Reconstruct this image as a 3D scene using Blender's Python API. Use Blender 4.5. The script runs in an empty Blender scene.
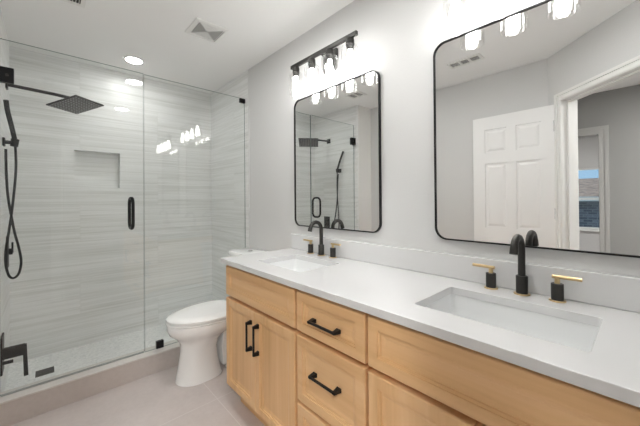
import bpy, bmesh, math
from mathutils import Vector, Matrix

SC = bpy.context.scene
COL = SC.collection
PI = math.pi
R = math.radians

# ------------------------------------------------------------------ camera
F_PX = 298.93
yaw, pit, rol = R(42.6192), R(0.3597), R(-0.4572)
F = Vector((math.sin(yaw)*math.cos(pit), math.cos(yaw)*math.cos(pit), math.sin(pit)))
Rt = Vector((math.cos(yaw), -math.sin(yaw), 0))
Up = Rt.cross(F)
R2 = Rt*math.cos(rol) + Up*math.sin(rol)
U2 = -Rt*math.sin(rol) + Up*math.cos(rol)
cd = bpy.data.cameras.new('camera')
cd.sensor_width = 36
cd.lens = F_PX*36/640
cd.shift_y = -(213-197.83)/640
cd.clip_start = 0.02
cam = bpy.data.objects.new('camera', cd)
COL.objects.link(cam)
m3 = Matrix((R2, U2, -F)).transposed()
cam.matrix_world = Matrix.Translation((0, 0, 1.2541)) @ m3.to_4x4()
SC.camera = cam

# ------------------------------------------------------------------ world, exposure
w = bpy.data.worlds.new('sky')
SC.world = w
w.use_nodes = True
nt = w.node_tree
bg = nt.nodes['Background']
bg.inputs[0].default_value = (0.45, 0.72, 1.0, 1)
bg.inputs[1].default_value = 0.38
sd = bpy.data.lights.new('sun', 'SUN')
sd.energy = 1.2
sd.angle = R(1)
so = bpy.data.objects.new('sun', sd)
so.rotation_euler = (R(40), 0, R(200))
COL.objects.link(so)

vs = SC.view_settings
vs.view_transform = 'Standard'
vs.look = 'None'
vs.gamma = 1
vs.use_curve_mapping = False
vs.exposure = 1.28
SC.cycles.max_bounces = 14
SC.cycles.diffuse_bounces = 8
SC.cycles.glossy_bounces = 8
SC.cycles.transparent_max_bounces = 24
SC.cycles.sample_clamp_indirect = 10
SC.cycles.blur_glossy = 0.3
SC.cycles.use_denoising = True

DOWN_S = 62.0       # emission of the recessed ceiling lamps
BULB_S = 9.5       # emission of the vanity bulbs

# ------------------------------------------------------------------ dimensions
W = 1.360      # face of the vanity wall
XL = -0.197    # face of the shower's left tile wall
XR = -0.45     # face of the room's left wall
YB = 3.2505    # face of the shower's back wall
YG = 2.495     # shower glass
YC = 2.427     # front of the curb
H = 2.44


# ------------------------------------------------------------------ materials
def mat(name, col, rough=0.5, metal=0.0, spec=None, coat=0.0):
    m = bpy.data.materials.new(name)
    m.use_nodes = True
    b = m.node_tree.nodes['Principled BSDF']
    b.inputs['Base Color'].default_value = (*col, 1)
    b.inputs['Roughness'].default_value = rough
    b.inputs['Metallic'].default_value = metal
    if spec is not None:
        b.inputs['Specular IOR Level'].default_value = spec
    if coat:
        b.inputs['Coat Weight'].default_value = coat
        b.inputs['Coat Roughness'].default_value = 0.1
    return m


def nd(m, t, **k):
    n = m.node_tree.nodes.new(t)
    for a, v in k.items():
        setattr(n, a, v)
    return n


def lk(m, a, b):
    m.node_tree.links.new(a, b)


def wcoord(m, scale=(1, 1, 1), rot=(0, 0, 0)):
    g = nd(m, 'ShaderNodeNewGeometry')
    mp = nd(m, 'ShaderNodeMapping')
    mp.inputs['Scale'].default_value = scale
    mp.inputs['Rotation'].default_value = rot
    lk(m, g.outputs['Position'], mp.inputs['Vector'])
    return mp.outputs[0]


def ocoord(m, scale=(1, 1, 1)):
    g = nd(m, 'ShaderNodeTexCoord')
    mp = nd(m, 'ShaderNodeMapping')
    mp.inputs['Scale'].default_value = scale
    lk(m, g.outputs['Object'], mp.inputs['Vector'])
    return mp.outputs[0]


def noise(m, vec, scale=5, detail=2, rough=0.5):
    n = nd(m, 'ShaderNodeTexNoise')
    n.inputs['Scale'].default_value = scale
    n.inputs['Detail'].default_value = detail
    n.inputs['Roughness'].default_value = rough
    lk(m, vec, n.inputs['Vector'])
    return n.outputs[0]


def ramp(m, fac, stops):
    r = nd(m, 'ShaderNodeValToRGB')
    e = r.color_ramp.elements
    while len(e) < len(stops):
        e.new(0.5)
    for el, (p, c) in zip(e, stops):
        el.position = p
        el.color = (*c, 1)
    lk(m, fac, r.inputs[0])
    return r.outputs[0]


def mix(m, fac, a, b, mode='MIX'):
    n = nd(m, 'ShaderNodeMixRGB', blend_type=mode)
    for s, v in ((0, fac), (1, a), (2, b)):
        if isinstance(v, (int, float)):
            n.inputs[s].default_value = v
        elif isinstance(v, tuple):
            n.inputs[s].default_value = (*v, 1)
        else:
            lk(m, v, n.inputs[s])
    return n.outputs[0]


def bump(m, h, strength=0.2, dist=0.01):
    b = nd(m, 'ShaderNodeBump')
    b.inputs['Strength'].default_value = strength
    b.inputs['Distance'].default_value = dist
    lk(m, h, b.inputs['Height'])
    lk(m, b.outputs[0], m.node_tree.nodes['Principled BSDF'].inputs['Normal'])


def bsdf(m):
    return m.node_tree.nodes['Principled BSDF']


def paint(name, col, rough=0.55, b=0.25):
    m = mat(name, col, rough, spec=0.3)
    n = noise(m, wcoord(m), 110, 3, 0.6)
    bump(m, n, b, 0.002)
    return m


M_WALL = paint('painted_wall', (0.66, 0.66, 0.655), b=0.35)
M_CEIL = paint('painted_ceiling', (0.90, 0.90, 0.89), 0.7, 0.4)
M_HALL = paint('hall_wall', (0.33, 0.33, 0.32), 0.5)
M_TRIM = mat('white_trim_paint', (0.80, 0.80, 0.78), 0.35, spec=0.4)
M_DOOR = mat('white_door_paint', (0.87, 0.87, 0.865), 0.4, spec=0.4)
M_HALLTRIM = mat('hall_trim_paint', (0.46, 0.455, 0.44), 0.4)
M_WHITE = mat('white_metal', (0.82, 0.82, 0.80), 0.4)
M_BLACK = mat('matte_black_metal', (0.008, 0.008, 0.009), 0.42, spec=0.28)
M_GUN = mat('black_bronze_metal', (0.042, 0.040, 0.037), 0.38, 0.5)
M_GOLD = mat('brushed_gold', (0.62, 0.47, 0.26), 0.3, 1.0)
M_PORC = mat('white_porcelain', (0.90, 0.905, 0.90), 0.12, coat=0.5)
M_SINK = mat('sink_porcelain', (0.80, 0.81, 0.81), 0.12, coat=0.4)
M_CHROME = mat('chrome', (0.75, 0.75, 0.76), 0.12, 1.0)
M_DARK = mat('void_shade', (0.03, 0.03, 0.03), 0.7)  # dark colour standing in for the shade inside the registers
M_CAULK = mat('silicone_edge', (0.5, 0.52, 0.51), 0.4)

# mirror silver
M_MIRROR = mat('mirror_silver', (0.90, 0.905, 0.90), 0.0, 1.0)

# quartz
M_QUARTZ = mat('white_quartz', (0.85, 0.85, 0.845), 0.16, coat=0.3)
q = noise(M_QUARTZ, wcoord(M_QUARTZ), 3.5, 6, 0.6)
lk(M_QUARTZ, ramp(M_QUARTZ, q, [(0.0, (0.67, 0.67, 0.67)), (0.5, (0.695, 0.695, 0.695)), (1.0, (0.68, 0.68, 0.68))]), bsdf(M_QUARTZ).inputs['Base Color'])

# thin glass
def glass(name, tint, ior=1.5, boost=1.0):
    m = bpy.data.materials.new(name)
    m.use_nodes = True
    t = m.node_tree
    t.nodes.remove(t.nodes['Principled BSDF'])
    out = t.nodes['Material Output']
    tr = nd(m, 'ShaderNodeBsdfTransparent')
    tr.inputs[0].default_value = (*tint, 1)
    gl = nd(m, 'ShaderNodeBsdfGlossy')
    gl.inputs['Roughness'].default_value = 0.0
    gl.inputs['Color'].default_value = (boost, boost, boost, 1)
    fr = nd(m, 'ShaderNodeFresnel')
    fr.inputs['IOR'].default_value = ior
    # keep the same reflectance when the ray meets the inner side of a face
    gi = nd(m, 'ShaderNodeNewGeometry')
    ab = nd(m, 'ShaderNodeMixRGB')
    iv = nd(m, 'ShaderNodeMath', operation='DIVIDE')
    iv.inputs[0].default_value = 1.0
    iv.inputs[1].default_value = ior
    ms = nd(m, 'ShaderNodeMix')
    ms.data_type = 'FLOAT'
    lk(m, gi.outputs['Backfacing'], ms.inputs[0])
    ms.inputs[2].default_value = ior
    lk(m, iv.outputs[0], ms.inputs[3])
    lk(m, ms.outputs[0], fr.inputs['IOR'])
    mx = nd(m, 'ShaderNodeMixShader')
    lk(m, fr.outputs[0], mx.inputs[0])
    lk(m, tr.outputs[0], mx.inputs[1])
    lk(m, gl.outputs[0], mx.inputs[2])
    lk(m, mx.outputs[0], out.inputs[0])
    return m


M_GLASS = glass('shower_glass', (0.975, 0.985, 0.98), 1.45)
M_SHADE = glass('clear_shade_glass', (0.965, 0.965, 0.965), 1.55)
M_PANE = glass('window_glass', (0.97, 0.98, 0.98), 1.45)
M_EDGE = mat('glass_edge', (0.22, 0.27, 0.26), 0.25)


def emit(name, col, s):
    m = bpy.data.materials.new(name)
    m.use_nodes = True
    b = m.node_tree.nodes['Principled BSDF']
    b.inputs['Base Color'].default_value = (0.8, 0.8, 0.8, 1)
    b.inputs['Emission Color'].default_value = (*col, 1)
    b.inputs['Emission Strength'].default_value = s
    return m


M_DOWN = emit('lit_lens', (1.0, 0.995, 0.975), DOWN_S)
M_SHLAMP = emit('shower_lit_lens', (1.0, 0.995, 0.975), 38.0)
M_BULB = emit('lit_bulb', (1.0, 0.985, 0.955), BULB_S)
M_FILLLAMP = emit('fill_lit_lens', (1.0, 0.99, 0.97), 200.0)  # lens of the fill lamps added in the hallway and bedroom

# streaked shower tile
def tile_mat():
    m = mat('streaked_stone_tile', (0.5, 0.5, 0.5), 0.36)
    br = nd(m, 'ShaderNodeTexBrick')
    g = nd(m, 'ShaderNodeNewGeometry')
    sx = nd(m, 'ShaderNodeSeparateXYZ')
    lk(m, g.outputs['Position'], sx.inputs[0])
    ad = nd(m, 'ShaderNodeMath', operation='ADD')
    lk(m, sx.outputs[0], ad.inputs[0])
    lk(m, sx.outputs[1], ad.inputs[1])
    cx = nd(m, 'ShaderNodeCombineXYZ')
    lk(m, ad.outputs[0], cx.inputs[0])
    lk(m, sx.outputs[2], cx.inputs[1])
    mp = nd(m, 'ShaderNodeMapping')
    mp.inputs['Location'].default_value = (0.13, 0.0, 0)
    lk(m, cx.outputs[0], mp.inputs[0])
    lk(m, mp.outputs[0], br.inputs['Vector'])
    br.inputs['Color1'].default_value = (0, 0, 0, 1)
    br.inputs['Color2'].default_value = (1, 1, 1, 1)
    br.inputs['Mortar'].default_value = (0.5, 0.5, 0.5, 1)
    br.inputs['Scale'].default_value = 1.0
    br.inputs['Mortar Size'].default_value = 0.0008
    br.inputs['Brick Width'].default_value = 1.2
    br.inputs['Row Height'].default_value = 0.305
    # offset per tile so streaks break at the joints
    cm = nd(m, 'ShaderNodeVectorMath', operation='SCALE')
    lk(m, br.outputs['Color'], cm.inputs[0])
    cm.inputs[3].default_value = 0.35
    av = nd(m, 'ShaderNodeVectorMath', operation='ADD')
    lk(m, g.outputs['Position'], av.inputs[0])
    lk(m, cm.outputs[0], av.inputs[1])

    def sc(s):
        k = nd(m, 'ShaderNodeMapping')
        k.inputs['Scale'].default_value = s
        lk(m, av.outputs[0], k.inputs[0])
        return k.outputs[0]
    a = noise(m, sc((1.1, 1.1, 78)), 1.0, 3, 0.55)
    b = noise(m, sc((0.7, 0.7, 30)), 1.0, 2, 0.5)
    c = noise(m, sc((3.0, 3.0, 160)), 1.0, 2, 0.5)
    ab = mix(m, 0.45, a, b)
    abc = mix(m, 0.25, ab, c)
    col = ramp(m, abc, [(0.32, (0.60, 0.605, 0.585)), (0.45, (0.72, 0.725, 0.71)), (0.53, (0.79, 0.795, 0.79)), (0.68, (0.87, 0.87, 0.87))])
    col = mix(m, br.outputs['Fac'], col, (0.64, 0.64, 0.62))
    lk(m, col, bsdf(m).inputs['Base Color'])
    bump(m, a, 0.04, 0.002)
    return m


M_TILE = tile_mat()


def concrete(name, cols, bw, bh, off, loc=(0, 0, 0), vertical=False):
    m = mat(name, cols[0], 0.33, spec=0.4)
    n1 = noise(m, wcoord(m, (1, 1, 1)), 2.2, 5, 0.6)
    n2 = noise(m, wcoord(m, (1, 1, 1)), 40, 3, 0.6)
    base = ramp(m, n1, [(0.3, cols[0]), (0.7, cols[1])])
    base = mix(m, 0.12, base, ramp(m, n2, [(0.3, (0.2, 0.2, 0.2)), (0.7, (0.8, 0.8, 0.8))]), 'SOFT_LIGHT')
    br = nd(m, 'ShaderNodeTexBrick')
    g = nd(m, 'ShaderNodeNewGeometry')
    mp = nd(m, 'ShaderNodeMapping')
    mp.inputs['Location'].default_value = loc
    lk(m, g.outputs['Position'], mp.inputs[0])
    lk(m, mp.outputs[0], br.inputs['Vector'])
    br.inputs['Scale'].default_value = 1
    br.inputs['Mortar Size'].default_value = 0.0022
    br.inputs['Brick Width'].default_value = bw
    br.inputs['Row Height'].default_value = bh
    br.offset = off
    col = mix(m, br.outputs['Fac'], base, cols[2]) if not vertical else base
    lk(m, col, bsdf(m).inputs['Base Color'])
    return m


M_FLOOR = concrete('taupe_floor_tile', [(0.53, 0.475, 0.455), (0.63, 0.575, 0.555), (0.69, 0.65, 0.63)], 1.20, 0.60, 0.0, (0.40, -0.045, 0))
M_CURB = concrete('taupe_curb_tile', [(0.52, 0.465, 0.435), (0.58, 0.53, 0.50), (0.5, 0.5, 0.5)], 1, 1, 0, vertical=True)
M_CURBTOP = concrete('curb_top_tile', [(0.62, 0.59, 0.56), (0.68, 0.65, 0.62), (0.5, 0.5, 0.5)], 1, 1, 0, vertical=True)

M_PEBBLE = mat('pebble_mosaic', (0.6, 0.6, 0.6), 0.3)
v = nd(M_PEBBLE, 'ShaderNodeTexVoronoi')
v.inputs['Scale'].default_value = 70
lk(M_PEBBLE, wcoord(M_PEBBLE), v.inputs['Vector'])
v2 = nd(M_PEBBLE, 'ShaderNodeTexVoronoi', feature='DISTANCE_TO_EDGE')
v2.inputs['Scale'].default_value = 70
lk(M_PEBBLE, wcoord(M_PEBBLE), v2.inputs['Vector'])
sepc = nd(M_PEBBLE, 'ShaderNodeSeparateColor')
lk(M_PEBBLE, v.outputs['Color'], sepc.inputs[0])
pc = ramp(M_PEBBLE, sepc.outputs[0], [(0.0, (0.66, 0.67, 0.67)), (0.55, (0.80, 0.80, 0.795)), (1.0, (0.88, 0.88, 0.875))])
pe = ramp(M_PEBBLE, v2.outputs['Distance'], [(0.02, (0, 0, 0)), (0.10, (1, 1, 1))])
lk(M_PEBBLE, mix(M_PEBBLE, pe, (0.84, 0.84, 0.83), pc), bsdf(M_PEBBLE).inputs['Base Color'])
bump(M_PEBBLE, pe, 0.4, 0.002)


def wood(name, horiz):
    m = mat(name, (0.5, 0.33, 0.17), 0.38, spec=0.4)
    s = (8, 0.9, 30) if horiz else (8, 30, 0.9)
    a = noise(m, wcoord(m, s), 1.0, 4, 0.55)
    s2 = (4, 0.6, 9) if horiz else (4, 9, 0.6)
    b = noise(m, wcoord(m, s2), 1.0, 3, 0.55)
    f = mix(m, 0.5, a, b)
    c = ramp(m, f, [(0.30, (0.62, 0.36, 0.165)), (0.5, (0.75, 0.47, 0.235)), (0.72, (0.83, 0.555, 0.31))])
    lk(m, c, bsdf(m).inputs['Base Color'])
    return m


M_WOODH = wood('maple_grain_across', True)
M_WOODV = wood('maple_grain_upright', False)

M_BRICK = mat('grey_brick', (0.2, 0.2, 0.22), 0.8)
bk = nd(M_BRICK, 'ShaderNodeTexBrick')
mpb = nd(M_BRICK, 'ShaderNodeMapping')
mpb.inputs['Rotation'].default_value = (0, R(90), R(90))
gb = nd(M_BRICK, 'ShaderNodeNewGeometry')
sb = nd(M_BRICK, 'ShaderNodeSeparateXYZ')
cb = nd(M_BRICK, 'ShaderNodeCombineXYZ')
lk(M_BRICK, gb.outputs['Position'], sb.inputs[0])
lk(M_BRICK, sb.outputs[1], cb.inputs[0])
lk(M_BRICK, sb.outputs[2], cb.inputs[1])
lk(M_BRICK, cb.outputs[0], bk.inputs['Vector'])
bk.inputs['Scale'].default_value = 1
bk.inputs['Brick Width'].default_value = 0.21
bk.inputs['Row Height'].default_value = 0.075
bk.inputs['Mortar Size'].default_value = 0.008
bk.inputs['Color1'].default_value = (0.10, 0.10, 0.13, 1)
bk.inputs['Color2'].default_value = (0.26, 0.25, 0.29, 1)
bk.inputs['Mortar'].default_value = (0.30, 0.30, 0.32, 1)
lk(M_BRICK, bk.outputs['Color'], bsdf(M_BRICK).inputs['Base Color'])
M_ROOF = mat('brown_shingle', (0.3, 0.2, 0.15), 0.9)
rn = noise(M_ROOF, wcoord(M_ROOF, (4, 6, 20)), 1, 3)
lk(M_ROOF, ramp(M_ROOF, rn, [(0.3, (0.22, 0.15, 0.115)), (0.7, (0.42, 0.30, 0.23))]), bsdf(M_ROOF).inputs['Base Color'])
M_GRASS = mat('outdoor_ground', (0.20, 0.22, 0.13), 0.9)

M_NOZZLE = mat('nozzle_plate', (0.02, 0.02, 0.022), 0.4)
nv = nd(M_NOZZLE, 'ShaderNodeTexVoronoi')
nv.inputs['Scale'].default_value = 46
nv.inputs['Randomness'].default_value = 0.0
lk(M_NOZZLE, ocoord(M_NOZZLE), nv.inputs['Vector'])
lk(M_NOZZLE, ramp(M_NOZZLE, nv.outputs['Distance'], [(0.24, (0.34, 0.34, 0.35)), (0.34, (0.022, 0.022, 0.024))]), bsdf(M_NOZZLE).inputs['Base Color'])


# ------------------------------------------------------------------ mesh helpers
def BM():
    return bmesh.new()


def box(bm, x0, x1, y0, y1, z0, z1, bev=0.0, seg=2):
    t = BM()
    bmesh.ops.create_cube(t, size=1)
    for vv in t.verts:
        vv.co = Vector(((x0+x1)/2 + vv.co.x*(x1-x0), (y0+y1)/2 + vv.co.y*(y1-y0), (z0+z1)/2 + vv.co.z*(z1-z0)))
    if bev:
        bmesh.ops.bevel(t, geom=t.edges[:], offset=bev, segments=seg, affect='EDGES', profile=0.5)
    merge(bm, t)
    return bm


def merge(bm, t, mtx=None):
    if mtx is not None:
        bmesh.ops.transform(t, matrix=mtx, verts=t.verts[:])
    me = bpy.data.meshes.new('tmp')
    t.to_mesh(me)
    t.free()
    bm.from_mesh(me)
    bpy.data.meshes.remove(me)


def frame_of(d):
    d = d.normalized()
    a = Vector((0, 0, 1)) if abs(d.z) < 0.9 else Vector((1, 0, 0))
    u = d.cross(a).normalized()
    return u, d.cross(u).normalized()


def cyl(bm, p0, p1, r0, r1=None, seg=24):
    if r1 is None:
        r1 = r0
    p0 = Vector(p0)
    p1 = Vector(p1)
    u, vv = frame_of(p1-p0)
    ra, rb = [], []
    for i in range(seg):
        a = 2*PI*i/seg
        dd = u*math.cos(a) + vv*math.sin(a)
        ra.append(bm.verts.new(p0 + dd*r0))
        rb.append(bm.verts.new(p1 + dd*r1))
    for i in range(seg):
        bm.faces.new((ra[i], ra[(i+1) % seg], rb[(i+1) % seg], rb[i]))
    bm.faces.new(ra[::-1])
    bm.faces.new(rb)
    return bm


def tube(bm, pts, r, seg=14, closed=False):
    pts = [Vector(p) for p in pts]
    n = len(pts)
    rings = []
    prev = None
    for i, p in enumerate(pts):
        if closed:
            d = pts[(i+1) % n] - pts[i-1]
        else:
            d = pts[min(i+1, n-1)] - pts[max(i-1, 0)]
        d.normalize()
        if prev is None:
            u, _ = frame_of(d)
        else:
            u = (prev - d*prev.dot(d)).normalized()
        prev = u
        vv = d.cross(u)
        rr = r[i] if isinstance(r, (list, tuple)) else r
        rings.append([bm.verts.new(p + (u*math.cos(2*PI*k/seg) + vv*math.sin(2*PI*k/seg))*rr) for k in range(seg)])
    m = n if closed else n-1
    for i in range(m):
        a, b = rings[i], rings[(i+1) % n]
        for k in range(seg):
            bm.faces.new((a[k], a[(k+1) % seg], b[(k+1) % seg], b[k]))
    if not closed:
        bm.faces.new(rings[0][::-1])
        bm.faces.new(rings[-1])
    return bm


def smoothpts(pts, n=8):
    pts = [Vector(p) for p in pts]
    out = []
    for i in range(len(pts)-1):
        p0 = pts[max(i-1, 0)]
        p1 = pts[i]
        p2 = pts[i+1]
        p3 = pts[min(i+2, len(pts)-1)]
        for k in range(n):
            t = k/n
            out.append(0.5*((2*p1) + (p2-p0)*t + (2*p0-5*p1+4*p2-p3)*t*t + (3*p1-p0-3*p2+p3)*t**3))
    out.append(pts[-1])
    return out


def loft(bm, rings, cap0=True, cap1=True):
    rs = [[bm.verts.new(Vector(p)) for p in r] for r in rings]
    n = len(rs[0])
    for a, b in zip(rs, rs[1:]):
        for k in range(n):
            bm.faces.new((a[k], a[(k+1) % n], b[(k+1) % n], b[k]))
    if cap0:
        bm.faces.new(rs[0][::-1])
    if cap1:
        bm.faces.new(rs[-1])
    return bm


def lathe(bm, c, prof, seg=32, closed=False):
    rings = [[(c[0]+r*math.cos(2*PI*k/seg), c[1]+r*math.sin(2*PI*k/seg), z) for k in range(seg)] for r, z in prof]
    return loft(bm, rings, not closed, not closed)


def rrect(w_, h_, r, n=8):
    """rounded rectangle outline in 2D, centred"""
    out = []
    for cx, cy, a0 in ((w_/2-r, h_/2-r, 0), (-w_/2+r, h_/2-r, 90), (-w_/2+r, -h_/2+r, 180), (w_/2-r, -h_/2+r, 270)):
        for i in range(n+1):
            a = R(a0 + 90*i/n)
            out.append((cx + r*math.cos(a), cy + r*math.sin(a)))
    return out


def prism_x(bm, outline, x0, x1, cy, cz):
    return loft(bm, [[(x0, cy+a, cz+b) for a, b in outline], [(x1, cy+a, cz+b) for a, b in outline]])


def plate_with_holes(bm, outer, holes, z0, z1):
    t = BM()
    es = []
    for lp in [outer]+holes:
        vs_ = [t.verts.new((x, y, z1)) for x, y in lp]
        for i in range(len(vs_)):
            es.append(t.edges.new((vs_[i], vs_[(i+1) % len(vs_)])))
    res = bmesh.ops.triangle_fill(t, edges=es, use_beauty=True)
    ret = bmesh.ops.extrude_face_region(t, geom=t.faces[:])
    bmesh.ops.translate(t, vec=(0, 0, z0-z1), verts=[g for g in ret['geom'] if isinstance(g, bmesh.types.BMVert)])
    bmesh.ops.recalc_face_normals(t, faces=t.faces[:])
    merge(bm, t)
    return bm


def obj(name, bm, m, parent=None, smooth=False, bevel=0.0, angle=35, fix=True):
    if fix:
        bmesh.ops.recalc_face_normals(bm, faces=bm.faces[:])
    if parent is not None:
        off = parent.location.copy()
        if parent.parent is not None:
            off += parent.parent.location
        bmesh.ops.translate(bm, vec=-off, verts=bm.verts[:])
    me = bpy.data.meshes.new(name)
    bm.to_mesh(me)
    bm.free()
    me.materials.append(m)
    o = bpy.data.objects.new(name, me)
    COL.objects.link(o)
    if parent is not None:
        o.parent = parent
    if bevel:
        md = o.modifiers.new('bevel', 'BEVEL')
        md.width = bevel
        md.segments = 2
        md.limit_method = 'ANGLE'
        md.angle_limit = R(40)
    if smooth:
        for p in me.polygons:
            p.use_smooth = True
        try:
            me.set_sharp_from_angle(angle=R(angle))
        except Exception:
            pass
    return o


def struct(name, bm, m, parent=None, **k):
    o = obj(name, bm, m, parent, **k)
    if parent is None:
        o['kind'] = 'structure'
    return o


def thing(name, label, cat, loc, group=None):
    o = bpy.data.objects.new(name, None)
    o.location = loc
    o.empty_display_size = 0.05
    COL.objects.link(o)
    o['label'] = label
    o['category'] = cat
    if group:
        o['group'] = group
    return o


def dup(root, delta, label):
    r = root.copy()
    COL.objects.link(r)
    r.location = root.location + Vector(delta)
    r['label'] = label
    for ch in list(root.children):
        c = ch.copy()
        COL.objects.link(c)
        c.parent = r
        for g in ch.children:
            d = g.copy()
            COL.objects.link(d)
            d.parent = c
    return r


# ================================================================== SETTING
T = 0.11
# vanity wall
struct('wall_right', box(BM(), W, W+T, -1.60, YC, 0, H), M_WALL)
# tiled return of the shower's right wall (tile slightly proud of the paint)
struct('wall_shower_right', box(BM(), W-0.001, W+T, YC, YB+0.22, 0, H), M_TILE)
# back wall with niche
bm = BM()
nx0, nx1, nz0, nz1 = 0.182, 0.506, 1.377, 1.692
nd_ = 0.09
box(bm, XL-0.3, nx0, YB, YB+0.22, 0, H)
box(bm, nx1, W, YB, YB+0.22, 0, H)
box(bm, nx0, nx1, YB, YB+0.22, 0, nz0)
box(bm, nx0, nx1, YB, YB+0.22, nz1, H)
box(bm, nx0, nx1, YB+nd_, YB+0.22, nz0, nz1)
struct('wall_shower_back', bm, M_TILE)
# left shower wall
struct('wall_shower_left', box(BM(), XL-0.36, XL, YC+0.01, YB, 0, H), M_TILE)
struct('trim_1', box(BM(), XL-0.3, XL+0.001, YC, YC+0.01, 0, H), M_TRIM)
# room's left wall
struct('wall_left', box(BM(), XR-T, XR, 0.55, YC+0.01, 0, H), M_WALL)
# diagonal wall with the entry doorway
S = Vector((XR, 0.55, 0))
D = Vector((math.sqrt(.5), -math.sqrt(.5), 0))
N = Vector((math.sqrt(.5), math.sqrt(.5), 0))   # into the bathroom
MD = Matrix((( D.x, N.x, 0, S.x), (D.y, N.y, 0, S.y), (0, 0, 1, 0), (0, 0, 0, 1)))
o0, o1 = 0.135, 0.85


def dbox(bm, t0, t1, n0, n1, z0, z1, bev=0):
    t = box(BM(), t0, t1, n0, n1, z0, z1, bev)
    merge(bm, t, MD)
    return bm


bm = BM()
dbox(bm, -0.045, o0, -T, 0, 0, H)
dbox(bm, o1, 2.56, -T, 0, 0, H)
dbox(bm, o0, o1, -T, 0, 2.05, H)
struct('wall_entry', bm, M_WALL)


def casing(bm, place, t0, t1, n, side, z1, wd=0.062):
    """stepped door casing around an opening t0..t1, z..z1, on plane n facing +side"""
    for a, b, th in ((0.0, wd, 0.010), (0.004, wd*0.42, 0.015), (wd*0.62, wd-0.0015, 0.019)):
        lo, hi = sorted((n, n+side*th))
        place(bm, t0-b, t0-a, lo, hi, 0, z1+b)
        place(bm, t1+a, t1+b, lo, hi, 0, z1+b)
        place(bm, t0-a, t1+a, lo, hi, z1+a, z1+b)
    return bm


bm = BM()
casing(bm, dbox, o0+0.018, o1-0.018, 0.0, 1, 2.032)
casing(bm, dbox, o0+0.018, o1-0.018, -T, -1, 2.032)
dbox(bm, o0, o0+0.018, -T, 0, 0, 2.05)
dbox(bm, o1-0.018, o1, -T, 0, 0, 2.05)
dbox(bm, o0+0.018, o1-0.018, -T, 0, 2.032, 2.05)
dbox(bm, o0+0.018, o0+0.030, -0.075, -0.04, 0, 2.032)
dbox(bm, o0+0.030, o1-0.018, -0.075, -0.04, 2.02, 2.032)
struct('trim_2', bm, M_TRIM, bevel=0.002)

# open entry door lying along the left wall
dx0, dx1 = XR+0.035, XR+0.07
dy0, dy1, dz1 = 0.480, 1.130, 2.02
bm = BM()
cols = [(dy0+0.105, dy0+0.290), (dy1-0.290, dy1-0.105)]
rows = [(0.20, 0.80), (0.98, 1.58), (1.68, 1.90)]
ys = [dy0, cols[0][0], cols[0][1], cols[1][0], cols[1][1], dy1]
for a, b in ((dy0, cols[0][0]), (cols[0][1], cols[1][0]), (cols[1][1], dy1)):
    box(bm, dx0, dx1, a, b, 0.01, dz1)
for c0, c1 in cols:
    for a, b in ((0.01, 0.20), (0.80, 0.98), (1.58, 1.68), (1.90, dz1)):
        box(bm, dx0, dx1, c0, c1, a, b)
    for a, b in rows:
        box(bm, dx0+0.008, dx1-0.009, c0, c1, a, b)
        # raised field
        e = 0.035
        q0 = [(dx1-0.009, c0+e*0.45, a+e*0.45), (dx1-0.009, c1-e*0.45, a+e*0.45), (dx1-0.009, c1-e*0.45, b-e*0.45), (dx1-0.009, c0+e*0.45, b-e*0.45)]
        q1 = [(dx1-0.002, c0+e, a+e), (dx1-0.002, c1-e, a+e), (dx1-0.002, c1-e, b-e), (dx1-0.002, c0+e, b-e)]
        loft(bm, [q0, q1])
door = struct('door_1', bm, M_DOOR)
for z in (0.25, 1.08, 1.80):
    h = BM()
    cyl(h, (dx1+0.004, dy0-0.006, z), (dx1+0.004, dy0-0.006, z+0.09), 0.006, seg=12)
    box(h, dx1-0.002, dx1+0.002, dy0-0.004, dy0+0.022, z, z+0.09)
    obj('hinge', h, M_CHROME, door)
# room behind the camera closed by the end wall
struct('wall_back', box(BM(), 1.2, W+T+0.3, -1.72, -1.60, 0, H), M_WALL)

# hallway beyond the doorway
HX = -1.9
bm = BM()
ho0, ho1 = 0.335, 1.10
box(bm, HX-T, HX, -1.72, ho0, 0, H)
box(bm, HX-T, HX, ho1, 1.8, 0, H)
box(bm, HX-T, HX, ho0, ho1, 1.985, H)
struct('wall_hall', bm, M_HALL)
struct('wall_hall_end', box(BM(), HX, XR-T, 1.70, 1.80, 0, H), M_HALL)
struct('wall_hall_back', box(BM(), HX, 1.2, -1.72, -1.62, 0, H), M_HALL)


def ybox(bm, t0, t1, n0, n1, z0, z1):
    return box(bm, n0, n1, t0, t1, z0, z1)


bm = BM()
casing(bm, ybox, ho0+0.015, ho1-0.015, HX, 1, 1.97, 0.085)
box(bm, HX-T, HX, ho0, ho0+0.015, 0, 1.985)
box(bm, HX-T, HX, ho1-0.015, ho1, 0, 1.985)
box(bm, HX-T, HX, ho0+0.015, ho1-0.015, 1.97, 1.985)
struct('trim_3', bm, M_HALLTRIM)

# bedroom with window beyond the hallway
BX = -5.0
wy0, wy1, wz0, wz1 = 0.45, 1.9, 0.64, 1.83
bm = BM()
box(bm, BX-T, BX, -0.6, wy0, 0, H)
box(bm, BX-T, BX, wy1, 2.9, 0, H)
box(bm, BX-T, BX, wy0, wy1, 0, wz0)
box(bm, BX-T, BX, wy0, wy1, wz1, H)
struct('wall_bedroom_far', bm, M_WALL)
struct('wall_bedroom_left', box(BM(), BX, HX-T, -0.7, -0.6, 0, H), M_WALL)
struct('wall_bedroom_right', box(BM(), BX, HX-T, 2.8, 2.9, 0, H), M_WALL)
struct('wall_bedroom_near', box(BM(), HX-T-0.02, HX-T, 1.8, 2.8, 0, H), M_WALL)
bm = BM()
box(bm, BX-0.07, BX-0.03, wy0, wy0+0.04, wz0, wz1)
box(bm, BX-0.07, BX-0.03, wy1-0.04, wy1, wz0, wz1)
box(bm, BX-0.07, BX-0.03, wy0, wy1, wz0, wz0+0.04)
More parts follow.
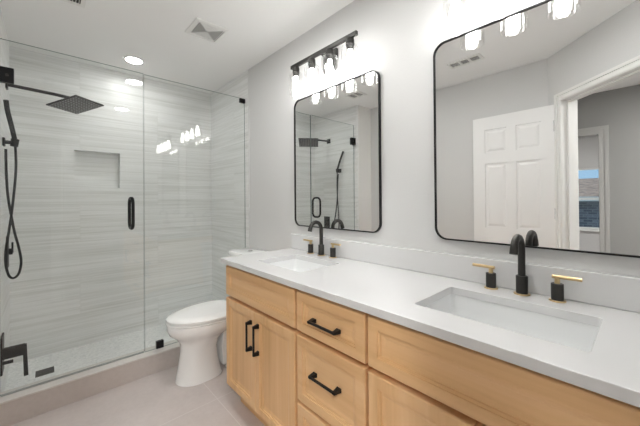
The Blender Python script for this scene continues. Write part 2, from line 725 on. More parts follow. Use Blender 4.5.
box(bm, BX-0.07, BX-0.03, wy0, wy1, wz1-0.04, wz1)
box(bm, BX-0.07, BX-0.03, wy0, wy1, 1.21, 1.25)
win = struct('window_1', bm, M_TRIM)
obj('pane', box(BM(), BX-0.053, BX-0.047, wy0+0.03, wy1-0.03, wz0+0.03, wz1-0.03), M_PANE, win)
obj('window_sill', box(BM(), BX-0.02, BX+0.05, wy0-0.05, wy1+0.05, wz0-0.03, wz0), M_TRIM, win)

# floors and ceiling
struct('floor', box(BM(), -5.2, W+T, -1.8, YC, -0.08, 0), M_FLOOR)
struct('floor_bedroom', box(BM(), -5.2, -0.6, YC, 2.95, -0.08, 0), M_FLOOR)
struct('floor_shower', box(BM(), XL, W-0.001, YC+0.13, YB, -0.08, 0.03), M_PEBBLE)
struct('ceiling', box(BM(), -5.2, W+T, -1.8, YB+0.25, H, H+0.08), M_CEIL)

# shower curb
bm = BM()
box(bm, XL+0.001, W-0.001, YC, YC+0.13, -0.08, 0.134)
cb_ = struct('trim_4', bm, M_CURB)
obj('curb_cap', box(BM(), XL+0.001, W-0.001, YC-0.004, YC+0.134, 0.134, 0.1445, 0.002, 1), M_CURBTOP, cb_)
struct('trim_5', box(BM(), W-0.003, W, YC-0.010, YC, 0, H), M_WALL)

# baseboard on the vanity wall behind the toilet
struct('baseboard_right', box(BM(), W-0.013, W, 1.80, YC-0.012, 0, 0.10), M_TRIM, bevel=0.003)
struct('baseboard_left', box(BM(), XR, XR+0.013, 0.56, YC, 0, 0.10), M_TRIM, bevel=0.003)

# ------------------------------------------------------------------ outdoors beyond the bedroom window
struct('ground_outside', box(BM(), -40, -5.25, -25, 30, -0.45, -0.40), M_GRASS)
nh = thing('neighbour_house', 'grey brick house with brown shingle roof seen through the bedroom window in the mirror', 'house', (-9.2, 2.0, -0.4))
obj('wall', box(BM(), -13.2, -9.2, -4, 8, -0.4, 1.15), M_BRICK, nh)
bm = BM()
loft(bm, [[(-8.9, -4.3, 1.28), (-11.2, -4.3, 1.92), (-13.5, -4.3, 1.28)], [(-8.9, 8.3, 1.28), (-11.2, 8.3, 1.92), (-13.5, 8.3, 1.28)]])
obj('roof', bm, M_ROOF, nh)
obj('fascia', box(BM(), -9.2, -8.88, -4.3, 8.3, 1.15, 1.28), M_TRIM, nh)
obj('window', box(BM(), -9.22, -9.19, 1.50, 2.1, 0.55, 0.95), M_WHITE, nh)

# ================================================================== VANITY
XF = 0.820      # door and drawer faces
XS = 0.838      # face frame
VY1, VY0 = 1.762, -0.045
van = thing('vanity_cabinet', 'long maple double-sink vanity cabinet with black pulls under the white counter', 'cabinet', (1.09, 0.86, 0))
bm = BM()
zt, zb = 0.870, 0.110
bays = [(1.068, 1.755), (0.668, 1.052), (-0.040, 0.655)]
# carcass sides, back, bottom, partitions and face frame
XC = XS+0.032
box(bm, XC+0.019, W-0.014, VY1-0.018, VY1, zb, zt)
box(bm, XC+0.019, W-0.014, VY0, VY0+0.018, zb, zt)
box(bm, W-0.014, W-0.002, VY0, VY1, zb, zt)
box(bm, XC+0.019, W-0.014, VY0+0.018, VY1-0.018, zb, zb+0.018)
box(bm, XC+0.019, W-0.014, 1.052, 1.068, zb+0.018, zt)
box(bm, XC+0.019, W-0.014, 0.653, 0.669, zb+0.018, zt)
st = [(VY0, VY0+0.04), (0.641, 0.683), (1.040, 1.082), (VY1-0.04, VY1)]
for y0_, y1_ in st:
    box(bm, XC, XC+0.019, y0_, y1_, zb, zt)
for (_, ya), (yb, _) in zip(st, st[1:]):
    for z0_, z1_ in ((zb, zb+0.04), (0.645, 0.690), (0.835, zt)):
        box(bm, XC, XC+0.019, ya, yb, z0_, z1_)
box(bm, XC, XC+0.019, 0.683, 1.040, 0.345, 0.385)
obj('carcass', bm, M_WOODV, van)
obj('toe_kick', box(BM(), XS+0.06, XS+0.078, VY0+0.002, VY1-0.04, 0.0, zb), M_WOODH, van)
obj('plinth_side', box(BM(), XS+0.079, W-0.002, VY1-0.058, VY1-0.04, 0, zb), M_WOODV, van)
obj('plinth_side', box(BM(), XS+0.079, W-0.002, VY0+0.002, VY0+0.02, 0, zb), M_WOODV, van)


def panel_front(name, y0, y1, z0, z1, m, rail=0.052):
    """five-piece front with stepped bead and flat recessed panel"""
    t = BM()
    def ring(ins, x):
        return [(x, y0+ins, z0+ins), (x, y1-ins, z0+ins), (x, y1-ins, z1-ins), (x, y0+ins, z1-ins)]
    rings = [ring(0, XC-0.0003), ring(0, XF+0.004), ring(0.002, XF+0.001), ring(0.004, XF), ring(rail-0.012, XF), ring(rail-0.0105, XF+0.004),
             ring(rail-0.004, XF+0.005), ring(rail-0.002, XF+0.010), ring(rail+0.005, XF+0.010), ring(rail+0.014, XF+0.0125)]
    loft(t, rings)
    return obj(name, t, m, van)


def pull(parent, y0, y1, z0, z1):
    """square bar pull with splayed feet between two points on the face"""
    t = BM()
    p, q_ = Vector((XF-0.030, y0, z0)), Vector((XF-0.030, y1, z1))
    d = (q_-p).normalized()
    hw = 0.0045
    if abs(d.z) > 0.5:
        box(t, XF-0.034, XF-0.025, y0-hw, y0+hw, z0, z1, 0.0012, 1)
        for zc_ in (z0, z1):
            s_ = 1 if zc_ == z0 else -1
            loft(t, [[(XF-0.034, y0-hw, zc_), (XF-0.034, y0+hw, zc_), (XF-0.034, y0+hw, zc_+s_*0.012), (XF-0.034, y0-hw, zc_+s_*0.012)],
                     [(XF+0.0, y0-0.008, zc_-s_*0.004), (XF+0.0, y0+0.008, zc_-s_*0.004), (XF+0.0, y0+0.008, zc_+s_*0.018), (XF+0.0, y0-0.008, zc_+s_*0.018)]])
    else:
        box(t, XF-0.034, XF-0.025, y0, y1, z0-hw, z0+hw, 0.0012, 1)
        for yc_ in (y0, y1):
            s_ = 1 if yc_ == y0 else -1
            loft(t, [[(XF-0.034, yc_, z0-hw), (XF-0.034, yc_+s_*0.012, z0-hw), (XF-0.034, yc_+s_*0.012, z0+hw), (XF-0.034, yc_, z0+hw)],
                     [(XF+0.0, yc_-s_*0.004, z0-0.008), (XF+0.0, yc_+s_*0.018, z0-0.008), (XF+0.0, yc_+s_*0.018, z0+0.008), (XF+0.0, yc_-s_*0.004, z0+0.008)]])
    obj('handle', t, M_BLACK, parent)


ZT0, ZT1 = 0.678, 0.853
panel_front('false_drawer', bays[0][0], bays[0][1], ZT0, ZT1, M_WOODH)
panel_front('false_drawer', bays[2][0], bays[2][1], ZT0, ZT1, M_WOODH)
dr = panel_front('drawer', bays[1][0], bays[1][1], ZT0, ZT1, M_WOODH)
pull(dr, 0.785, 0.938, 0.755, 0.755)
dr = panel_front('drawer', bays[1][0], bays[1][1], 0.372, 0.659, M_WOODH)
pull(dr, 0.785, 0.935, 0.533, 0.533)
dr = panel_front('drawer', bays[1][0], bays[1][1], 0.128, 0.357, M_WOODH)
pull(dr, 0.785, 0.935, 0.25, 0.25)
for (a, b) in (bays[0], bays[2]):
    mid = (a+b)/2
    for y0_, y1_, hy in ((mid+0.0015, b, mid+0.036), (a, mid-0.0015, mid-0.036)):
        d_ = panel_front('door', y0_, y1_, 0.128, 0.659, M_WOODV)
        pull(d_, hy, hy, 0.448, 0.602)

# countertop with backsplash
CX0, CY0, CY1 = 0.795, -0.062, 1.776
top = thing('countertop', 'white quartz countertop with backsplash spanning the maple vanity', 'countertop', (1.08, 0.86, 0.87))
SK = [(1.062, 1.350, 0.405), (1.062, 0.311, 0.445)]
SX = 0.286
holes = [[(cx_+a, cy_+b) for a, b in rrect(SX, sy_, 0.010, 5)] for cx_, cy_, sy_ in SK]
bm = plate_with_holes(BM(), [(CX0, CY0), (W-0.001, CY0), (W-0.001, CY1), (CX0, CY1)], holes, 0.8705, 0.8995)
obj('slab', bm, M_QUARTZ, top, bevel=0.002)
obj('backsplash', box(BM(), W-0.027, W-0.001, CY0, CY1-0.004, 0.8995, 1.006), M_QUARTZ, top, bevel=0.004)


# sinks
def sink(cx_, cy_, SY, label):
    t = thing('undermount_sink', label, 'sink', (cx_, cy_, 0.73), 'undermount sinks')
    zr = 0.870
    def rg(w_, h_, r, z):
        return [(cx_+a, cy_+b, z) for a, b in rrect(w_, h_, r, 6)]
    prof_in = [rg(SX+0.006, SY+0.006, 0.013, zr), rg(SX-0.004, SY-0.004, 0.018, zr-0.05), rg(SX-0.022, SY-0.03, 0.03, zr-0.105),
               rg(SX-0.05, SY-0.07, 0.045, zr-0.125), rg(SX-0.11, SY-0.15, 0.04, zr-0.132), rg(0.06, 0.06, 0.028, zr-0.136)]
    prof_out = [rg(0.09, 0.09, 0.03, zr-0.150), rg(SX-0.04, SY-0.06, 0.05, zr-0.145), rg(SX+0.01, SY+0.0, 0.05, zr-0.115), rg(SX+0.024, SY+0.022, 0.04, zr-0.02),
                rg(SX+0.05, SY+0.05, 0.04, zr-0.012), rg(SX+0.05, SY+0.05, 0.04, zr)]
    b = BM()
    loft(b, prof_out + prof_in)
    obj('basin', b, M_SINK, t, smooth=True, angle=60)
    d = BM()
    lathe(d, (cx_, cy_), [(0.001, zr-0.137), (0.024, zr-0.137), (0.025, zr-0.1335), (0.016, zr-0.132), (0.001, zr-0.1325)], 24)
    obj('drain', d, M_CHROME, t, smooth=True)
    return t


sink(*SK[0], 'white undermount sink in the counter\'s far end beside the toilet')
sink(*SK[1], 'large white undermount sink at the near end of the counter')


# faucet (widespread, three pieces)
def faucet(cx_, cy_):
    t = thing('faucet', 'black and gold three-piece faucet behind the far sink, in front of the smaller-looking mirror', 'faucet', (cx_, cy_, 0.9), 'black and gold faucets')
    z0 = 0.9
    b = BM()
    lathe(b, (cx_, cy_), [(0.001, z0+0.004), (0.0190, z0+0.004), (0.0190, z0+0.066), (0.0175, z0+0.068), (0.001, z0+0.068)], 28)
    r = 0.012
    arc = 0.046
    zt_ = z0+0.167
    pts = [(cx_, cy_, z0+0.06), (cx_, cy_, z0+0.11), (cx_, cy_, zt_)]
    for i in range(1, 15):
        a = R(i*178/14*0.93)
        pts.append((cx_-arc+arc*math.cos(a), cy_, zt_+arc*math.sin(a)))
    last = Vector(pts[-1])
    pts.append(last+Vector((-0.006, 0, -0.020)))
    tube(b, pts, [r]*(len(pts)-2)+[r*1.08, r*1.12], 20)
    sp = obj('spout', b, M_GUN, t, smooth=True, angle=40)
    g = BM()
    lathe(g, (cx_, cy_), [(0.001, z0), (0.0265, z0), (0.0265, z0+0.003), (0.0245, z0+0.0045), (0.001, z0+0.0045)], 28)
    obj('base_ring', g, M_GOLD, sp, smooth=True)
    for s in (1, -1):
        hy = cy_+s*0.104
        b = BM()
        lathe(b, (cx_, hy), [(0.001, z0+0.004), (0.0180, z0+0.004), (0.0180, z0+0.058), (0.0165, z0+0.060), (0.001, z0+0.060)], 28)
        hb = obj('valve_body', b, M_GUN, t, smooth=True)
        g = BM()
        lathe(g, (cx_, hy), [(0.001, z0), (0.0245, z0), (0.0245, z0+0.003), (0.0225, z0+0.0045), (0.001, z0+0.0045)], 28)
        obj('base_ring', g, M_GOLD, hb, smooth=True)
        l = BM()
        cyl(l, (cx_, hy, z0+0.059), (cx_, hy, z0+0.078), 0.008, seg=16)
        cyl(l, (cx_, hy-s*0.014, z0+0.082), (cx_-0.004, hy+s*0.066, z0+0.084), 0.0062, seg=16)
        obj('lever', l, M_GOLD, hb, smooth=True)
    return t


fa = faucet(1.296, 1.400)
fa['label'] = 'black and gold faucet behind the far sink, nearer the toilet'
dup(fa, (0, 0.311-1.400, 0), 'black and gold faucet behind the near, larger-looking sink')


# mirrors
def mirror(yc, zc):
    mw, mh, r = 0.758, 0.907, 0.055
    t = thing('wall_mirror', 'black-framed rounded mirror on the wall above the far sink', 'mirror', (W, yc, zc-mh/2), 'black-framed wall mirrors')
    xb, xf = W-0.001, W-0.018
    o_ = rrect(mw, mh, r, 10)
    i_ = rrect(mw-0.012, mh-0.012, r-0.006, 10)
    b = BM()
    loft(b, [[(xb, yc+a, zc+c) for a, c in o_], [(xf, yc+a, zc+c) for a, c in o_], [(xf, yc+a, zc+c) for a, c in i_], [(xb, yc+a, zc+c) for a, c in i_], [(xb, yc+a, zc+c) for a, c in o_]], False, False)
    bmesh.ops.remove_doubles(b, verts=b.verts[:], dist=1e-5)
    obj('frame', b, M_BLACK, t)
    g = BM()
    prism_x(g, rrect(mw-0.0122, mh-0.0122, r-0.0061, 10), xb-0.002, xb-0.011, yc, zc)
    obj('mirror_glass', g, M_MIRROR, t)
    return t


mi = mirror(1.356, 1.5205)
dup(mi, (0, 0.288-1.356, 0), 'large-looking black-framed mirror above the near sink, reflecting the open door')


# vanity light fixtures
def sconce(yc):
    zb_ = 2.168
    xb_ = W-0.100
    t = thing('vanity_light', 'black four-bulb vanity light bar above the far mirror', 'wall lamp', (W, yc, 2.14), 'vanity light bars')
    b = BM()
    box(b, W-0.022, W-0.001, yc-0.060, yc+0.060, 2.075, 2.205, 0.002, 1)
    obj('backplate', b, M_GUN, t)
    b = BM()
    box(b, xb_-0.009, xb_+0.009, yc-0.296, yc+0.296, zb_-0.012, zb_+0.012, 0.001, 1)
    obj('bar', b, M_GUN, t)
    b = BM()
    cyl(b, (W-0.02, yc, 2.145), (xb_+0.006, yc, 2.163), 0.008, seg=14)
    obj('arm', b, M_GUN, t, smooth=True)
    for k in range(4):
        y = yc+(k-1.5)*0.163
        s = BM()
        lathe(s, (xb_, y), [(0.001, zb_-0.008), (0.015, zb_-0.008), (0.022, zb_-0.014), (0.024, zb_-0.022), (0.024, zb_-0.052), (0.021, zb_-0.056), (0.018, zb_-0.075), (0.001, zb_-0.075)], 24)
        so_ = obj('socket', s, M_GUN, t, smooth=True, angle=40)
        g = BM()
        zt_ = zb_-0.050
        po = [(0.020, zt_+0.002), (0.036, zt_), (0.046, zt_-0.008), (0.050, zt_-0.020), (0.050, zt_-0.165)]
        pi_ = [(0.0475, zt_-0.165), (0.0475, zt_-0.020), (0.044, zt_-0.010), (0.035, zt_-0.003), (0.020, zt_-0.001)]
        prof = po+pi_
        rings = [[(xb_+r_*math.cos(2*PI*j/36), y+r_*math.sin(2*PI*j/36), z) for j in range(36)] for r_, z in prof]
        loft(g, rings+[rings[0]], False, False)
        bmesh.ops.remove_doubles(g, verts=g.verts[:], dist=1e-6)
        obj('glass_shade', g, M_SHADE, t, smooth=True, angle=50)
        l = BM()
        zc_ = zb_-0.075
        lathe(l, (xb_, y), [(0.001, zc_-0.0005), (0.013, zc_-0.001), (0.014, zc_-0.020), (0.018, zc_-0.036), (0.023, zc_-0.054), (0.0255, zc_-0.076), (0.0235, zc_-0.098), (0.017, zc_-0.111), (0.009, zc_-0.117), (0.001, zc_-0.118)], 24)
        obj('bulb', l, M_BULB, t, smooth=True, angle=80)
    return t


sc_ = sconce(1.355)
dup(sc_, (0, 0.282-1.355, 0), 'vanity light bar above the near mirror, cut by the top of the picture')

# ================================================================== TOILET
TY = 2.185
to = thing('toilet', 'white two-piece toilet with closed lid between vanity and shower curb', 'toilet', (1.0, TY, 0))


def egg(x0, x1, hw, z, n=40, p=2.3, blunt=0.62, ex=0.0):
    """egg outline, pointed end at x0 (front); blunt = where the widest part lies"""
    xm = x0+(x1-x0)*blunt
    pts = []
    for i in range(n):
        a = 2*PI*i/n
        c, s = math.cos(a), math.sin(a)
        if c < 0:
            x = xm+(xm-x0)*(-1)*abs(c)**(2/2.0)
            y = hw*math.copysign(abs(s)**(2/2.05), s)
        else:
            x = xm+(x1-xm)*abs(c)**(2/p)
            y = hw*math.copysign(abs(s)**(2/p), s)
        pts.append((x, TY+y, z))
    return pts


b = BM()
loft(b, [egg(0.655, 0.97, 0.120, 0.0, blunt=0.45, p=3), egg(0.660, 0.96, 0.116, 0.02, blunt=0.45, p=3), egg(0.677, 0.94, 0.104, 0.12, blunt=0.45, p=3), egg(0.690, 0.93, 0.098, 0.21, blunt=0.45, p=3),
         egg(0.686, 0.95, 0.103, 0.265, blunt=0.5, p=2.8), egg(0.656, 1.02, 0.136, 0.308, blunt=0.55), egg(0.620, 1.07, 0.170, 0.338, blunt=0.58),
         egg(0.605, 1.10, 0.188, 0.370, blunt=0.58), egg(0.605, 1.10, 0.188, 0.402, blunt=0.58), egg(0.612, 1.09, 0.180, 0.410, blunt=0.58)])
# rear deck, trapway and foot
loft(b, [[(x, TY+y, z) for x, y in ((1.0, -0.10), (1.34, -0.10), (1.34, 0.10), (1.0, 0.10))] for z in (0.0, 0.055)])
loft(b, [[(x, TY+y*k, z) for x, y in ((0.96, -0.09), (1.30, -0.09), (1.30, 0.09), (0.96, 0.09))] for z, k in ((0.05, 0.9), (0.18, 0.7), (0.30, 1.0), (0.40, 1.7))])
loft(b, [[(cx0+1.21, TY+cy0, z) for cx0, cy0 in rrect(0.28, 0.37, 0.05, 6)] for z in (0.36, 0.398)])
obj('bowl', b, M_PORC, to, smooth=True, angle=50, bevel=0.004)
b = BM()
loft(b, [egg(0.603, 1.095, 0.190, 0.4115), egg(0.598, 1.10, 0.194, 0.4145), egg(0.598, 1.10, 0.194, 0.422), egg(0.604, 1.095, 0.189, 0.426)])
obj('seat', b, M_PORC, to, smooth=True, angle=50)
b = BM()
loft(b, [egg(0.618, 1.10, 0.178, 0.4270), egg(0.618, 1.10, 0.178, 0.432), egg(0.600, 1.105, 0.197, 0.434), egg(0.600, 1.105, 0.197, 0.446), egg(0.612, 1.095, 0.186, 0.457),
         egg(0.66, 1.06, 0.14, 0.463), egg(0.76, 1.0, 0.06, 0.465)])
obj('lid', b, M_PORC, to, smooth=True, angle=40)
for s in (-1, 1):
    b = BM()
    cyl(b, (1.115, TY+s*0.075-0.02, 0.425), (1.115, TY+s*0.075+0.02, 0.425), 0.012, seg=14)
    cyl(b, (1.115, TY+s*0.075, 0.398), (1.115, TY+s*0.075, 0.425), 0.012, seg=14)
    obj('lid_hinge', b, M_PORC, to, smooth=True)
b = BM()
loft(b, [[(1.235+cx0*k, TY+cy0*k2, z) for cx0, cy0 in rrect(0.20, 0.40, 0.05, 8)] for z, k, k2 in ((0.398, 0.80, 0.86), (0.42, 0.88, 0.92), (0.60, 0.95, 0.97), (0.800, 1.0, 1.0))])
obj('tank', b, M_PORC, to, smooth=True, angle=40)
b = BM()
loft(b, [[(1.232+cx0*k, TY+cy0*k, z) for cx0, cy0 in rrect(0.222, 0.43, 0.06, 8)] for z, k in ((0.800, 0.98), (0.805, 1.0), (0.824, 1.0), (0.834, 0.965), (0.838, 0.88))])
obj('tank_lid', b, M_PORC, to, smooth=True, angle=40)
b = BM()
lathe(b, (1.232, TY), [(0.001, 0.838), (0.022, 0.838), (0.022, 0.842), (0.018, 0.844), (0.001, 0.844)], 24)
obj('flush_button', b, M_CHROME, to, smooth=True)

# ================================================================== SHOWER
ZG = 2.1935
XS1 = 0.536     # joint of door and fixed panel


def glass_panel(x0, x1, z0, z1, name, parent):
    b_ = BM()
    box(b_, x0, x1, YG-0.005, YG+0.005, z0, z1)
    o = obj(name, b_, M_GLASS, parent)
    o.data.materials.append(M_EDGE)
    for p in o.data.polygons:
        if abs(p.normal.y) < 0.5:
            p.material_index = 1
    return o


sdoor = thing('shower_door', 'clear glass shower door with black loop handle, hinged on the left tile wall', 'shower door', (0.17, YG, 0.15))
glass_panel(XL+0.008, XS1-0.0025, 0.155, ZG, 'glass_pane', sdoor)
# loop handle through the glass
b = BM()
loop = [(0.455, YG+a, 1.168+c) for a, c in rrect(0.125, 0.215, 0.045, 8)]
tube(b, loop, 0.0105, 14, closed=True)
obj('handle', b, M_BLACK, sdoor, smooth=True)
for z in (1.988,):
    b = BM()
    box(b, XL+0.001, -0.132, YG-0.016, YG+0.016, z-0.044, z+0.044, 0.002, 1)
    box(b, XL+0.001, XL+0.008, YG-0.028, YG+0.028, z-0.044, z+0.044, 0.001, 1)
    hg = obj('hinge', b, M_BLACK, sdoor)
    b = BM()
    cyl(b, (-0.160, YG-0.016, z), (-0.160, YG-0.0185, z), 0.008, seg=16)
    obj('screw_cap', b, M_GUN, hg, smooth=True)
b = BM()
box(b, XL+0.01, XS1-0.003, YG-0.004, YG+0.004, 0.146, 0.155)
obj('sweep', b, M_CAULK, sdoor)

fx = thing('fixed_glass_panel', 'clear fixed glass panel behind the toilet, held by black clamps', 'glass panel', (0.95, YG, 0.145))
glass_panel(XS1+0.0025, W-0.004, 0.147, ZG-0.005, 'glass_pane', fx)
for x0, x1, z0, z1 in ((0.612, 0.662, 0.1455, 0.200), (W-0.052, W-0.002, 2.148, 2.186)):
    b = BM()
    box(b, x0, x1, YG-0.013, YG+0.013, z0, z1, 0.0015, 1)
    obj('clamp', b, M_BLACK, fx)

# rain head and arm
hc = Vector((0.179, 2.946, 1.992))
ax = Vector((-0.221, -0.101, 0.721))
HR = Matrix.Rotation(ax.length, 4, ax.normalized())
sh = thing('rain_shower_head', 'square black rain shower head on a long arm from the left tile wall', 'shower head', (XL, 2.95, 2.01), None)
b = BM()
tube(b, [(XL+0.01, 2.95, 2.060), (0.05, 2.95, 2.050), (hc.x-0.045, 2.95, 2.043), (hc.x-0.022, 2.95, 2.041), (hc.x-0.012, 2.948, 2.030), (hc.x-0.004, 2.947, 2.010)], 0.0115, 14)
obj('arm', b, M_BLACK, sh, smooth=True)
b = BM()
box(b, XL+0.0005, XL+0.012, 2.92, 2.98, 2.030, 2.090, 0.002, 1)
obj('flange', b, M_BLACK, sh)
t_ = BM()
box(t_, -0.125, 0.125, -0.125, 0.125, -0.001, 0.008, 0.002, 1)
cyl(t_, (0, 0, 0.008), (0, 0, 0.024), 0.024, 0.014, 20)
b = BM()
merge(b, t_, Matrix.Translation(hc) @ HR)
obj('head_plate', b, M_BLACK, sh)
fo = BM()
box(fo, -0.119, 0.119, -0.119, 0.119, -0.003, -0.0009)
face = obj('nozzle_face', fo, M_NOZZLE)
face.parent = sh
face.location = hc - sh.location
face.rotation_euler = HR.to_euler()

# hand shower on its holder with hose
hs = thing('hand_shower', 'slim black hand shower with looping hose on the left shower wall', 'hand shower', (XL, 2.74, 1.62))
b = BM()
box(b, XL+0.0005, XL+0.012, 2.72, 2.77, 1.610, 1.662, 0.002, 1)
cyl(b, (XL+0.010, 2.745, 1.636), (-0.145, 2.742, 1.636), 0.012, seg=16)
cyl(b, (-0.146, 2.742, 1.612), (-0.140, 2.742, 1.660), 0.019, 0.020, 18)
obj('holder', b, M_BLACK, hs, smooth=True)
b = BM()
tube(b, smoothpts([(-0.140, 2.742, 1.615), (-0.143, 2.738, 1.66), (-0.158, 2.715, 1.75), (-0.172, 2.690, 1.83), (-0.176, 2.665, 1.885)], 6), 0.0125, 16)
obj('wand', b, M_BLACK, hs, smooth=True)
b = BM()
tube(b, smoothpts([(-0.140, 2.742, 1.615), (-0.137, 2.745, 1.50), (-0.142, 2.75, 1.38), (-0.156, 2.752, 1.20), (-0.172, 2.755, 1.05), (-0.184, 2.76, 0.95), (-0.185, 2.765, 0.86),
                   (-0.172, 2.77, 0.785), (-0.150, 2.775, 0.762), (-0.126, 2.78, 0.79), (-0.116, 2.785, 0.865), (-0.128, 2.79, 0.96), (-0.145, 2.785, 1.05), (-0.160, 2.78, 1.16), (-0.176, 2.78, 1.30), (-0.183, 2.78, 1.45), (-0.184, 2.765, 1.595)], 6), 0.0068, 10)
obj('hose', b, M_BLACK, hs, smooth=True)

# upper valve trim seen in the far mirror
vt = thing('shower_valve', 'tall black valve trim on the left shower wall, beside the hose loop', 'shower valve', (XL, 3.0, 0.9))
b = BM()
box(b, XL+0.0005, XL+0.010, 2.945, 3.055, 0.80, 1.02, 0.002, 1)
obj('trim_plate', b, M_BLACK, vt)
b = BM()
cyl(b, (XL+0.010, 3.0, 0.91), (XL+0.030, 3.0, 0.91), 0.022, seg=20)
box(b, XL+0.024, XL+0.034, 2.994, 3.006, 0.90, 0.975, 0.002, 1)
obj('lever', b, M_BLACK, vt, smooth=True)

# low black fixture at the left edge
lv = thing('tub_filler', 'angular black spout fixture low on the left shower wall', 'spout', (XL, 2.6, 0.3))
b = BM()
box(b, XL+0.0005, XL+0.010, 2.585, 2.70, 0.225, 0.448, 0.002, 1)
obj('trim_plate', b, M_BLACK, lv)
b = BM()
box(b, XL+0.008, -0.092, 2.585, 2.603, 0.318, 0.384, 0.001, 1)
t_ = BM()
loft(t_, [[(-0.102, 2.585, 0.382), (-0.084, 2.585, 0.382), (-0.084, 2.60, 0.382), (-0.102, 2.60, 0.382)],
          [(-0.096, 2.555, 0.20), (-0.076, 2.555, 0.20), (-0.076, 2.57, 0.20), (-0.096, 2.57, 0.20)]])
merge(b, t_)
obj('spout', b, M_BLACK, lv)
b = BM()
box(b, XL+0.008, -0.142, 2.59, 2.60, 0.286, 0.304, 0.001, 1)
obj('lever', b, M_BLACK, lv)

# floor drain
dn = obj('shower_drain', box(BM(), -0.052, 0.048, 2.885, 2.985, 0.0301, 0.034, 0.001, 1), M_GUN)
dn['label'] = 'small black square drain on the pebble shower floor'
dn['category'] = 'drain'


# ================================================================== CEILING FITTINGS
def downlight(x, y, label, group=None, r=0.072, m=M_DOWN):
    t = thing('recessed_light', label, 'ceiling light', (x, y, H-0.01), group)
    b_ = BM()
    prof = [(r+0.016, H-0.0005), (r+0.016, H-0.003), (r+0.008, H-0.007), (r, H-0.007), (r, H-0.0005)]
    lathe_closed = [[(x+a*math.cos(2*PI*k/40), y+a*math.sin(2*PI*k/40), z) for k in range(40)] for a, z in prof]
    loft(b_, lathe_closed+[lathe_closed[0]], False, False)
    bmesh.ops.remove_doubles(b_, verts=b_.verts[:], dist=1e-6)
    obj('trim_ring', b_, M_WHITE, t, smooth=True)
    c = BM()
    cyl(c, (x, y, H-0.0005), (x, y, H-0.004), r-0.0005, seg=40)
    obj('lens', c, m, t)
    return t


downlight(0.552, 2.894, 'lit recessed light in the ceiling above the shower', None, 0.060, M_SHLAMP)
downlight(0.654, 1.56, 'lit recessed light over the bathroom floor, reflected in the shower glass higher up', 'recessed lights over the bathroom floor')
downlight(0.731, 0.45, 'lit recessed light near the entry door, reflected in the shower glass lower down', 'recessed lights over the bathroom floor')
downlight(-3.2, 0.7, 'added fill light in the bedroom ceiling beyond the hallway', None, 0.085, M_FILLLAMP)  # unseen lamp, added to brighten the bedroom
downlight(-0.75, -0.70, 'added fill light in the hallway ceiling outside the entry door', None, 0.10, M_FILLLAMP)  # unseen lamp, added as fill on the vanity front and floor

# four-way supply grille above the toilet
vn = thing('ceiling_vent', 'white square louvred air vent in the ceiling above the toilet', 'air vent', (0.84, 2.06, H-0.01))
x0, x1, y0, y1 = 0.722, 0.950, 1.945, 2.175
b = BM()
def ringz(ins, z):
    return [(x0+ins, y0+ins, z), (x1-ins, y0+ins, z), (x1-ins, y1-ins, z), (x0+ins, y1-ins, z)]
loft(b, [ringz(0, H-0.0005), ringz(0.002, H-0.006), ringz(0.024, H-0.012), ringz(0.026, H-0.002), ringz(0.026, H-0.0005), ringz(0, H-0.0005)], False, False)
bmesh.ops.remove_doubles(b, verts=b.verts[:], dist=1e-6)
obj('frame', b, M_WHITE, vn)
obj('duct_shade', box(BM(), x0+0.027, x1-0.027, y0+0.027, y1-0.027, H-0.003, H-0.0006), mat('vent_shadow', (0.10, 0.10, 0.10), 0.8), vn)  # thin dark sheet standing in for the shade behind the louvres
xc_, yc_ = (x0+x1)/2, (y0+y1)/2
b = BM()
hx, hy = (x1-x0)/2-0.028, (y1-y0)/2-0.028
nb = 7
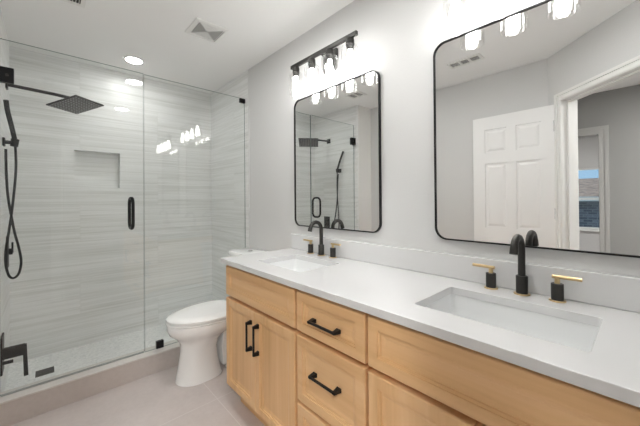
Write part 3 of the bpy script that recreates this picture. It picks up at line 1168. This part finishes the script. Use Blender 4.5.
for i in range(1, nb+1):
    f0 = (i-0.35)/nb
    f1 = min((i+0.1)/nb, 1.0)
    # louvres in two opposite triangles run along x, in the two others along y
    for s in (-1, 1):
        g0, g1 = (i-0.62)/nb, min((i+0.12)/nb, 1.0)
        loft(b, [[(xc_-hx*g0, yc_+s*hy*g0, z), (xc_+hx*g0, yc_+s*hy*g0, z), (xc_+hx*g1, yc_+s*hy*g1, z), (xc_-hx*g1, yc_+s*hy*g1, z)] for z in (H-0.007, H-0.006)])
        g0, g1 = (i-0.40)/nb, min((i+0.02)/nb, 1.0)
        loft(b, [[(xc_+s*hx*g0, yc_-hy*g0, z), (xc_+s*hx*g0, yc_+hy*g0, z), (xc_+s*hx*g1, yc_+hy*g1, z), (xc_+s*hx*g1, yc_-hy*g1, z)] for z in (H-0.007, H-0.006)])
obj('louvre_bank', b, M_WHITE, vn)


# register style vents (seen in the mirrors)
def register(xc, yc, lx, ly, nsec, label):
    t = thing('air_register', label, 'air vent', (xc, yc, H-0.01), 'slotted ceiling registers')
    b_ = BM()
    x0, x1, y0, y1 = xc-lx/2, xc+lx/2, yc-ly/2, yc+ly/2
    e = 0.022
    box(b_, x0, x1, y0, y0+e, H-0.008, H-0.0005)
    box(b_, x0, x1, y1-e, y1, H-0.008, H-0.0005)
    box(b_, x0, x0+e, y0+e, y1-e, H-0.008, H-0.0005)
    box(b_, x1-e, x1, y0+e, y1-e, H-0.008, H-0.0005)
    L = ly-2*e
    for k in range(1, nsec):
        yk = y0+e+L*k/nsec
        box(b_, x0+e, x1-e, yk-0.009, yk+0.009, H-0.008, H-0.0005)
    obj('frame', b_, M_WHITE, t)
    c = BM()
    box(c, x0+e, x1-e, y0+e, y1-e, H-0.002, H-0.0006)
    obj('duct_shade', c, M_DARK, t)  # dark sheet painted as the shade behind the slats, no opening modelled
    f = BM()
    ns = int((lx-2*e)/0.014)
    for k in range(ns):
        xk = x0+e+(k+0.5)*(lx-2*e)/ns
        box(f, xk-0.0014, xk+0.0014, y0+e, y1-e, H-0.0045, H-0.0025)
    obj('louvre_bank', f, M_WHITE, t)


register(0.025, 1.04, 0.125, 0.275, 3, 'three-section ceiling register reflected in the near mirror')
register(0.10, 2.205, 0.16, 0.19, 2, 'two-section ceiling register at the top left of the picture')
